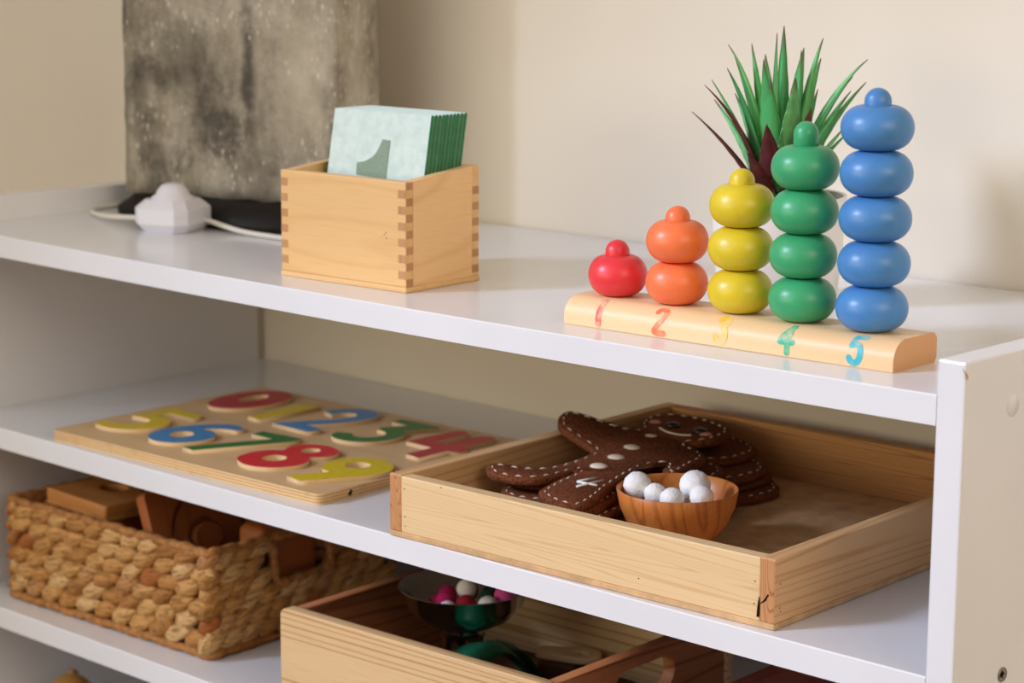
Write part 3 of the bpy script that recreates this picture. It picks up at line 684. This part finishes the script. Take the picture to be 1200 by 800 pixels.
def figure_bm(P, th=FT):
    bm = B(); n = len(P); P2 = [Vector((p[0], p[1])) for p in P]
    ins = grow(P2, -.0012)
    top = [bm.verts.new((ins[i].x, ins[i].y, P[i][2])) for i in range(n)]
    m1 = [bm.verts.new((P2[i].x, P2[i].y, P[i][2]-.0011)) for i in range(n)]
    m2 = [bm.verts.new((P2[i].x, P2[i].y, P[i][2]-th+.0011)) for i in range(n)]
    bot = [bm.verts.new((ins[i].x, ins[i].y, P[i][2]-th)) for i in range(n)]
    for a, b in ((top, m1), (m1, m2), (m2, bot)):
        for k in range(n): bm.faces.new((a[k], a[(k+1) % n], b[(k+1) % n], b[k]))
    ft = bm.faces.new(top[::-1]); fb = bm.faces.new(bot)
    bmesh.ops.triangulate(bm, faces=[ft, fb], ngon_method='BEAUTY'); bmesh.ops.recalc_face_normals(bm, faces=bm.faces)
    for f in bm.faces: f.smooth = abs(f.normal.z) < .8
    return bm
def stitch_bm(P, inset=.0045, step=.0108, ln=.0056):
    n = len(P); P2 = grow([Vector((p[0], p[1])) for p in P], -inset)
    pts = [Vector((P2[i].x, P2[i].y, P[i][2])) for i in range(n)]+[Vector((P2[0].x, P2[0].y, P[0][2]))]
    bm = B(); acc = 0; nxt = step
    for a, b in zip(pts, pts[1:]):
        sl = (b-a).length
        if sl < 1e-5: continue
        d = (b-a)/sl
        while nxt < acc+sl:
            c = a+d*(nxt-acc); s = c-d*ln/2; e = c+d*ln/2
            tube(bm, [s+Vector((0, 0, -.0002)), c+Vector((0, 0, .0004)), e+Vector((0, 0, -.0002))], [.0003, .00055, .0003], 5)
            nxt += step
        acc += sl
    return bm
def dense(P, sub=3):
    q = catmull([tuple(p) for p in P], sub, True); return [tuple(v_) for v_ in q]
zmid = zm(-.38)
P0 = [(x, y, z+zmid+.0030) for x, y, z in dense(GB)]
GX, GY = -.370, .160
def fig_top():
    t0 = thing('gingerbread_figure', 'brown felt gingerbread figure with face and buttons, on top of the pile in the tray', 'felt toy', (GX, GY, zmid+.036), group='felt gingerbread figures in the tray')
    off = Vector((GX, GY, zmid+.036)); Q = [(x-off.x, y-off.y, z-off.z) for x, y, z in P0]
    fb_ = mk('felt_body', figure_bm(Q), M_FELT, t0, True)
    lab(mk('stitching', stitch_bm(Q), M_THREAD, fb_, True), 'cream running stitches')
    def put(name, x, y, z, rx, ry_, rz, mat, label, h=.0024):
        bm = B(); bmesh.ops.create_uvsphere(bm, u_segments=16, v_segments=8, radius=1)
        lab(mk(name, bm, mat, fb_, True, Matrix.Translation((x-off.x, y-off.y, z+zmid+.0030-off.z)) @ Matrix.Rotation(rz, 4, 'Z') @ Matrix.Diagonal((rx, ry_, h, 1))), label)
    for x, y, z in ((-.3868, .2160, .0418), (-.3805, .1866, .0397), (-.3718, .1588, .0384), (-.3680, .1350, .0366)): put('felt_button', x, y, z, .0072, .0058, .2, M_BUTTON, 'cream oval felt button')
    for x, y in ((-.3951, .2530), (-.3673, .2520)): put('eye', x, y, .0440, .0062, .0056, 0, M_BLACKB, 'round black button eye', .0028)
    for x, y in ((-.4150, .2560), (-.3600, .2500)): put('cheek', x, y, .0430, .0050, .0050, 0, M_PINKF, 'pink round cheek', .0012)
    mo = catmull([(-.3977, .2405, .0432), (-.388, .2355, .0430), (-.3805, .2336, .0430), (-.3711, .2340, .0430), (-.3648, .2380, .0432)], 5)
    bm = B(); tube(bm, [Vector((p.x-off.x, p.y-off.y, p.z+zmid+.0034-off.z)) for p in mo], .0007, 6); lab(mk('mouth', bm, M_THREAD, fb_, True), 'cream stitched smile')
    bm = B(); zz = .0362+zmid+.0033-off.z
    for a, b in (((-.3480, .1090), (-.3500, .0905)), ((-.3500, .0905), (-.3330, .0925)), ((-.3395, .1065), (-.3410, .0800))):
        tube(bm, [Vector((a[0]-off.x, a[1]-off.y, zz)), Vector((b[0]-off.x, b[1]-off.y, zz))], .0009, 6)
    lab(mk('numeral', bm, M_WTHREAD, fb_, True), 'white stitched numeral 4')
    return t0
fig_top()
# four more lie flat below it
base = [(x-GX, y-GY, 0) for x, y, z in dense(GB, 2)]
under = [(2, .0068*3, 6, .006, .014, .0520, 'second'), (3, .0068*2, -9, .024, -.006, 0, 'third'), (4, .0068*1, -4, .030, .004, 0, 'fourth'), (5, 0, -14, .028, -.004, 0, 'lowest')]
for n_, dz_, rot, dx, dy, lift, wd in under:
    z0 = zmid+.0052+dz_+FT
    t0 = thing('gingerbread_figure', ('brown felt gingerbread figure, %s in the pile under the smiling one' % wd) if wd == 'lowest' else ('brown felt gingerbread figure, %s from the top of the tray pile' % wd), 'felt toy', (GX+dx, GY+dy, z0), (0, 0, R(rot) if n_ != 2 else R(-5)), 'felt gingerbread figures in the tray')
    Q = []
    for x, y, z in base:
        zz = 0
        if lift and x < -.025 and -.005 < y < .06: zz = (lift+zmid-.0033-z0)*min(1, (-.025-x)/.04)
        if not lift and x < -.06: x = -.06+(x+.06)*.35
        Q.append((x, y, zz))
    fb_ = mk('felt_body', figure_bm(Q), M_FELT, t0, True)
    lab(mk('stitching', stitch_bm(Q), M_THREAD, fb_, True), 'cream running stitches')
# bowl with pompoms
bwx, bwy = -.2725, .1075; bwz = zm(bwx)+.0046
bowl = thing('wooden_bowl', 'small round reddish wooden bowl of white pompoms in the pine tray', 'bowl', (bwx, bwy, bwz))
pf = [(0, 0), (.017, 0), (.0205, .0010), (.0285, .0080), (.0355, .0180), (.0400, .0285), (.0424, .0405), (.0417, .0412), (.0404, .0405), (.0380, .030), (.0330, .0195), (.0245, .0100), (.015, .0045), (0, .0035)]
bm = B(); lathe(bm, pf, 56); mk('bowl_body', bm, M_BOWL, bowl, True, ang=60)
pm = [(-.0265, -.0115, .0400, .0098, 'white fluffy pompom at the left of the wooden bowl'), (-.0108, -.0110, .0365, .0078, 'smaller white pompom second from the left in the wooden bowl'), (.0050, -.0120, .0355, .0085, 'white pompom at the front centre of the wooden bowl'), (.0075, .0100, .0420, .0108, 'largest white pompom standing highest in the wooden bowl'), (.0205, .0010, .0375, .0084, 'white pompom at the right of the wooden bowl, half sunk'),
      (-.012, .012, .024, .0105, 'white pompom hidden under the others at the back left of the wooden bowl'), (.004, -.004, .018, .011, 'white pompom hidden at the very bottom of the wooden bowl')]
random.seed(6)
for x, y, z, r, s in pm:
    bm = B(); bmesh.ops.create_icosphere(bm, subdivisions=4, radius=r)
    for q in bm.verts:
        q.co *= 1+.045*noise.noise(q.co*900+Vector((x*1e3, 0, 0)))+.03*noise.noise(q.co*300)
    o = mk('pompom', bm, M_POM, None, True, Matrix.Translation((bwx+x, bwy+y, bwz+z)))
    tag(o, s or 'white pompom buried deep in the wooden bowl', 'pompom', 'white pompoms in the wooden bowl')

# ---------------------------------------------------------------- lower shelf: woven basket
KX, KY = -.957, .0215; krz = R(2.2)
km = Matrix.Translation((KX, KY, ZL)) @ Matrix.Rotation(krz, 4, 'Z')
KW, KD, KH = .266, .215, .0925
bask = thing('woven_basket', 'woven water hyacinth basket with a side handle hole, lower shelf left', 'basket', (KX, KY, ZL), (0, 0, krz))
HY0, HY1, HZ = .073, .142, .047
bm = B(); box(bm, .004, KW-.004, .004, KD-.004, .001, .005); box(bm, .004, KW-.004, .005, .008, .004, KH-.006); box(bm, .004, KW-.004, KD-.008, KD-.005, .004, KH-.006)
box(bm, .005, .008, .005, KD-.005, .004, KH-.006)
xs0, xs1 = KW-.008, KW-.005
box(bm, xs0, xs1, .005, HY0, .004, KH-.006); box(bm, xs0, xs1, HY1, KD-.005, .004, KH-.006); box(bm, xs0, xs1, HY0, HY1, .004, HZ)
mk('basket_shell', bm, M_BIN, bask)
def strand_mesh(seed):
    random.seed(seed); bm = B(); n, m = 12, 6; rg = []
    for i in range(m+1):
        t_ = i/m; u = -1+2*t_; rr = max(0, 1-abs(u)**2.0)**.72; rg.append([])
        if i in (0, m): rg[-1] = [bm.verts.new((u*.0185, 0, u*.0030))]; continue
        for k in range(n):
            a = 2*math.pi*k/n; rid = 1+.15*math.sin(a*5+u*3+seed)
            rg[-1].append(bm.verts.new((u*.0180, math.cos(a)*.0062*rr*rid, math.sin(a)*.0082*rr*rid*(1-.25*u)+u*.0026)))
    for a, b in zip(rg, rg[1:]):
        for k in range(n):
            if len(a) == 1: bm.faces.new((a[0], b[k], b[(k+1) % n]))
            elif len(b) == 1: bm.faces.new((a[k], a[(k+1) % n], b[0]))
            else: bm.faces.new((a[k], a[(k+1) % n], b[(k+1) % n], b[k]))
    bmesh.ops.recalc_face_normals(bm, faces=bm.faces)
    for f in bm.faces: f.smooth = True
    me = bpy.data.meshes.new('strand'); bm.to_mesh(me); bm.free(); me.materials.append(M_HYA); return me
SM = [strand_mesh(k) for k in range(5)]
random.seed(21)
NR = 6; RHt = (KH-.012)/NR
def strand(x, y, z, rz, s=1.0):
    o = bpy.data.objects.new('strand', random.choice(SM)); COL.objects.link(o); o.parent = bask
    o.location = (x, y, z); o.rotation_euler = (random.uniform(-.2, .2), -R(random.uniform(4, 17)), rz); o.scale = (s*random.uniform(.92, 1.1), random.uniform(.85, 1.1), random.uniform(.92, 1.1)); return o
for r in range(NR):
    z = .009+RHt*(r+.5); n = 11; st = (KW-.008)/n; offx = [0, .45, .15, .6, .3, .5][r]*st
    for k in range(n-(1 if offx > .4*st else 0)):
        strand(.0130+k*st+offx+random.uniform(-.0015, .0015), .0045, z, 0)
    n = 10; st = (KD-.008)/n
    for k in range(n):
        y = .012+k*st+((r % 2)*.5-.2)*st
        if z > HZ-.004 and HY0-.008 < y < HY1+.008: continue
        if y > KD-.008: continue
        strand(KW-.0045, y, z, R(90))
# corner wraps
for r in range(NR):
    o = strand(KW-.006, .006, .009+RHt*(r+.5), R(45), .62)
for r in range(NR):
    strand(.006, .006, .009+RHt*(r+.5), R(-45), .62)
# far sides hardly seen: joined
bm = B()
for r in range(NR):
    z = .009+RHt*(r+.5)
    for k in range(10): 
        tmp = bmesh.new(); tmp.from_mesh(SM[k % 5]); bmesh.ops.transform(tmp, matrix=Matrix.Translation((.0045, .014+k*.0205, z)) @ Matrix.Rotation(R(90), 4, 'Z'), verts=tmp.verts); me_ = bpy.data.meshes.new('t'); tmp.to_mesh(me_); tmp.free(); bm.from_mesh(me_); bpy.data.meshes.remove(me_)
    for k in range(12):
        tmp = bmesh.new(); tmp.from_mesh(SM[k % 5]); bmesh.ops.transform(tmp, matrix=Matrix.Translation((.015+k*.0213, KD-.0045, z)), verts=tmp.verts); me_ = bpy.data.meshes.new('t'); tmp.to_mesh(me_); tmp.free(); bm.from_mesh(me_); bpy.data.meshes.remove(me_)
o = mk('rear_weave', bm, M_HYA, bask, True); o['kind'] = 'stuff'
# rims: wrapped tubes with lumps
def rim(name, pts, rad, closed=False):
    q = []; P = [Vector(p) for p in pts]
    for a, b in zip(P, P[1:]+([P[0]] if closed else [])):
        n = max(2, int((b-a).length/.0035))
        for k in range(n): q.append(a+(b-a)*k/n)
    if not closed: q.append(P[-1])
    random.seed(len(pts)); rr = [rad*(1+.16*math.sin(i*1.25)+random.uniform(-.07, .07)) for i in range(len(q))]
    q = [p+Vector((0, 0, .0006*math.sin(i*.5))) for i, p in enumerate(q)]
    bm = B(); tube(bm, q, rr, 8, closed); return mk(name, bm, M_RIM, bask, True)
zr = KH-.003
rim('rim', [(.003, .004, zr), (KW-.004, .004, zr), (KW-.003, .006, zr), (KW-.003, KD-.006, zr), (KW-.005, KD-.003, zr), (.005, KD-.003, zr), (.003, KD-.006, zr)], .0042, True)
rim('handle_rim', [(KW-.0035, HY0, zr-.004), (KW-.0035, HY0+.002, HZ+.008), (KW-.0035, HY0+.008, HZ+.001), (KW-.0035, HY1-.008, HZ+.001), (KW-.0035, HY1-.002, HZ+.008), (KW-.0035, HY1, zr-.004)], .0048)
rim('bottom_rim', [(.003, .003, .0042), (KW-.003, .003, .0042), (KW-.003, KD-.003, .0042), (.003, KD-.003, .0042)], .0038, True)
# wooden toys in the basket
def toy(name, label, cat, x, y, z, rot, group=None): return thing(name, label, cat, (x, y, z), rot, group)
zin = ZL+.0055
bl = toy('wooden_block', 'rough wooden block lying at the bottom of the basket under the peg block', 'block', -.935, .045, zin, (0, 0, R(2)))
bm = B(); box(bm, 0, .085, 0, .125, 0, .084, .003); mk('block_body', bm, M_TOYR, bl)
pb = toy('peg_block', 'flat wooden block with round holes and a peg, on top in the basket', 'toy', -.9235, .0405, zin+.0845, (R(-2), R(2), R(1)))
o = plate('block_body', [rrect(0, .083, 0, .12, .003)]+[ell(.036, .046, .0125, .0125), ell(.063, .071, .0125, .0125), ell(.022, .082, .0105, .0105)], .0035, .0135, M_TOYW, pb, .0008)
o = plate('block_floor', [rrect(.0004, .0826, .0004, .1196, .003)], 0, .0035, M_TOYW, pb)
bm = B(); lathe(bm, [(0, .0035), (.006, .0035), (.006, .0165), (.0045, .0185), (0, .0185)], 20, (.060, .068, 0)); mk('peg', bm, M_TOYR, pb, True, ang=40)
bm = B(); lathe(bm, [(0, .0035), (.005, .0035), (.005, .0150), (.0035, .0165), (0, .0165)], 20, (.025, .084, 0)); mk('peg', bm, M_TOYR, pb, True, ang=40)
lb = toy('carved_board', 'reddish wooden board with a carved ring, leaning in the middle of the basket', 'toy', -.756, .046, zin+.002, (0, R(-19), R(3)))
ringc = (.050, .066)
o = plate('board_body', [rrect(0, .125, 0, .118, .004)]+[ell(ringc[0]+.012, ringc[1]+.004, .043, .043, 40)], -.0035, .0045, M_TOYR, lb, .0006); MR = Matrix(((0, 0, 1, 0), (1, 0, 0, 0), (0, 1, 0, 0), (0, 0, 0, 1))); o.matrix_local = MR
o = plate('recess_floor', [rrect(.0005, .1245, .0005, .1175, .004)], -.0065, -.0035, M_TOYR, lb); o.matrix_local = MR
o = plate('recess_ring', [ell(ringc[0]+.012, ringc[1]+.004, .0385, .0385, 40), ell(ringc[0]+.008, ringc[1]+.004, .019, .017, 32)], -.0034, .0022, M_TOYR, lb, .0008); o.matrix_local = MR
o = plate('knob', [ell(ringc[0]+.008, ringc[1]+.004, .0165, .0125, 32)], -.0034, .0062, M_TOYR, lb, .0015); o.matrix_local = MR
hb = toy('rounded_block', 'reddish wooden block with rounded corners seen through the basket handle hole', 'block', -.735, .098, zin, (0, 0, R(3)))
bm = B(); box(bm, 0, .031, 0, .066, .0, .090, .007, 4); mk('block_body', bm, M_TOYR, hb, True, ang=60)

# ---------------------------------------------------------------- lower shelf: oak crate
CX, CY = -.5715, .0030; crz = R(2.0)
cm = Matrix.Translation((CX, CY, ZL+.0002)) @ Matrix.Rotation(crz, 4, 'Z')
CW, CDp, CH, CT = .2630, .2210, .0790, .0105
crate = thing('oak_crate', 'light oak crate with a handle hole, under the pine tray', 'crate', cm.to_translation(), cm.to_euler())
bm = B(); box(bm, CT, CW-CT, CT, CDp-CT, .002, .007); mk('bottom_panel', bm, M_DWOOD, crate)  # floor coloured dark brown to stand in for the shade inside the crate
pts = rrect(0, CW, 0, CH, .007, 4)
for y0, nm in ((0, 'front_board'), (CDp-CT, 'back_board')):
    o = plate(nm, [rrect(0, CW, 0, CH, .006, 4)], 0, CT, M_OAK, crate, .0006)
    for q in o.data.vertices: q.co = Vector((q.co.x, y0+CT-q.co.z, q.co.y))
    o.data.flip_normals() if False else None
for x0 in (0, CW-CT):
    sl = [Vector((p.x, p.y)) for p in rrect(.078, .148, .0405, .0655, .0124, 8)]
    o = plate('side_board', [[Vector((CT+.0002, 0)), Vector((CDp-CT-.0002, 0)), Vector((CDp-CT-.0002, CH-.003)), Vector((CT+.0002, CH-.003))]]+([sl] if x0 else []), 0, CT, M_OAK_SHADED, crate, .0006)
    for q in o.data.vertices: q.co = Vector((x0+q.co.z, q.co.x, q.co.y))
def cw_(x, y, z): return cm @ Vector((x, y, z))
# footed metal bowl with felt balls
mbp = cw_(.0900, .1085, .0072)
mb = thing('metal_bowl', 'shiny steel footed bowl of felt balls inside the oak crate', 'bowl', mbp)
pf = [(0, 0), (.0225, 0), (.0235, .0008), (.0225, .0030), (.0190, .014), (.0172, .034), (.0180, .0372), (.0160, .0385), (.0160, .0402), (.0225, .0428), (.036, .0500), (.0455, .0610), (.0500, .0732), (.0507, .0737), (.0502, .0742), (.0490, .0734), (.0444, .0622), (.035, .0518), (.020, .0452), (0, .044)]
pf = [(r_, z_+(.009 if z_ > .03 else 0)) for r_, z_ in pf]
bm = B(); lathe(bm, pf, 56); mk('bowl_body', bm, M_STEEL, mb, True, ang=50)
FB = {'magenta': paint('magenta_felt', '#c2185f'), 'red': paint('red_felt', '#a5122e'), 'white': M_POM, 'pink': paint('pink_felt_ball', '#d9559a'), 'green': paint('dark_green_felt', '#0f3d33')}
for k_ in ('magenta', 'red', 'pink', 'green'): FB[k_].node_tree.nodes['Principled BSDF'].inputs['Roughness'].default_value = .95
fbl = [(-.0265, .006, .0600, 'magenta', 'dull magenta felt ball at the left in the steel bowl'), (-.0120, .0175, .0640, 'red', 'dark red felt ball behind the white one in the steel bowl'), (-.0035, .0065, .0690, 'white', 'white felt ball highest in the steel bowl'), (-.0090, -.0130, .0620, 'magenta', 'bright magenta felt ball at the front of the steel bowl'), (.0090, -.0070, .0615, 'red', 'red felt ball front centre in the steel bowl'), (.0160, .0130, .0635, 'green', 'dark green felt ball in the steel bowl'),
       (.0300, .0180, .0680, 'pink', 'pink felt ball at the right in the steel bowl'), (.0030, -.0230, .0590, 'white', 'small white felt ball low at the front of the steel bowl'), (.0280, .0000, .0630, 'white', 'small white felt ball right of centre in the steel bowl'), (-.022, -.010, .0565, 'red', 'dark red felt ball low at the left front of the steel bowl'), (.004, .030, .0620, 'green', 'dark green felt ball at the back of the steel bowl')]
for x, y, z, c_, s in fbl:
    bm = B(); bmesh.ops.create_icosphere(bm, subdivisions=3, radius=.0078)
    for q in bm.verts: q.co *= 1+.03*noise.noise(q.co*500)
    tag(mk('felt_ball', bm, FB[c_], None, True, Matrix.Translation((mbp.x+x*.9, mbp.y+y*.9, mbp.z+z+.009))), s, 'ball', 'felt balls in the steel bowl')
# green tongs: two curved blades
tg = thing('green_tongs', 'pair of dark green plastic tongs lying in the oak crate', 'tongs', cw_(.1265, .100, .0072))
def blade(ang, z, ln=.125):
    bm = B(); N = 14; rows = []
    for k in range(N+1):
        t_ = k/N; wv = .0140*math.sin(math.pi*min(1, .12+t_*.93))**.7+.002; x = ln*(t_-.5); zz = z+.043*math.sin(math.pi*min(1, t_*1.05))**.8
        rows.append([bm.verts.new((x, -wv, zz-.002)), bm.verts.new((x, 0, zz+.003)), bm.verts.new((x, wv, zz-.002)), bm.verts.new((x, 0, zz-.0012))])
    for a, b in zip(rows, rows[1:]):
        for k in range(4): bm.faces.new((a[k], a[(k+1) % 4], b[(k+1) % 4], b[k]))
    bm.faces.new(rows[0]); bm.faces.new(rows[-1][::-1]); bmesh.ops.recalc_face_normals(bm, faces=bm.faces)
    bmesh.ops.transform(bm, matrix=Matrix.Rotation(ang, 4, 'Z'), verts=bm.verts)
    return bm
mk('blade', blade(R(93), .003), M_GREENP, tg, True)
bm = blade(R(84), .0075, .112); bmesh.ops.translate(bm, verts=bm.verts, vec=(.007, -.016, 0)); mk('blade', bm, M_GREENP, tg, True)
# pale wooden paddles
def paddle(label, x, y, z, rot, hole=True):
    p = thing('wooden_tag', label, 'toy', cw_(x, y, z), rot, 'pale wooden tags in the crate')
    lp = catmull([(-.026, -.006), (-.020, -.0105), (.0, -.0125), (.014, -.0135), (.0245, -.006), (.0245, .006), (.014, .0135), (.0, .0125), (-.020, .0105), (-.026, .006)], 5, True)
    plate('tag_body', [lp]+([ell(.010, 0, .0058, .0058, 20)] if hole else []), 0, .005, M_MAPLE, p, .001); return p
paddle('pale wooden tag with a round hole, beside the green tongs in the crate', .133, .184, .0228, (R(0), R(0), R(25)))
ub = thing('wooden_block', 'small dark wooden block under the pale tag in the oak crate', 'block', cw_(.120, .160, .0072), (0, 0, R(20)))
bm = B(); box(bm, 0, .03, 0, .03, 0, .0154, .0015); mk('block_body', bm, M_DWOOD, ub)
paddle('pale wooden tag lying near the handle hole inside the crate', .222, .098, .0130, (0, 0, R(70)), False)
paddle('pale wooden tag on the crate floor behind its front board', .185, .060, .0075, (0, 0, R(20)))
sp = thing('black_strap', 'short black strap lying behind the crate handle hole', 'strap', cw_(.222, .060, .0185))
bm = B()
for k in range(9):
    a = k/8; 
box(bm, -.004, .004, -.02, .05, 0, .002, .0006); mk('strap_body', bm, M_BLKPL, sp)
# dark red board at the right of the lower shelf
rb_ = thing('wooden_board', 'dark red wooden board standing on edge at the right of the lower shelf', 'board', (-.2200, .030, ZL+.0002), (0, 0, R(2)))
bm = B(); box(bm, 0, .013, 0, .21, 0, .0785, .002, 2); mk('board_body', bm, M_MAHO, rb_)
# lowest shelf: round wooden rattles
for x, y, r, s in ((-.934, .068, .0225, 'golden brown round wooden rattle with a small knob, lowest shelf left'), (-.868, .062, .0215, 'reddish brown round wooden rattle beside the golden one, lowest shelf')):
    rt = thing('wooden_rattle', s, 'rattle', (x, y, ZB+r-.0+.0001), (0, 0, R(-40)), 'round wooden rattles')
    bm = B(); bmesh.ops.create_uvsphere(bm, u_segments=28, v_segments=16, radius=r); mk('ball', bm, M_GOLD if r > .022 else M_TOYR, rt, True)
    bm = B(); lathe(bm, [(0, 0), (.0035, 0), (.0035, .003), (.0055, .0045), (.0055, .008), (.003, .0105), (0, .011)], 16); mk('knob', bm, M_GOLD, rt, True, Matrix.Translation((-r*.86, 0, r*.5)) @ Matrix.Rotation(R(-60), 4, 'Y'))
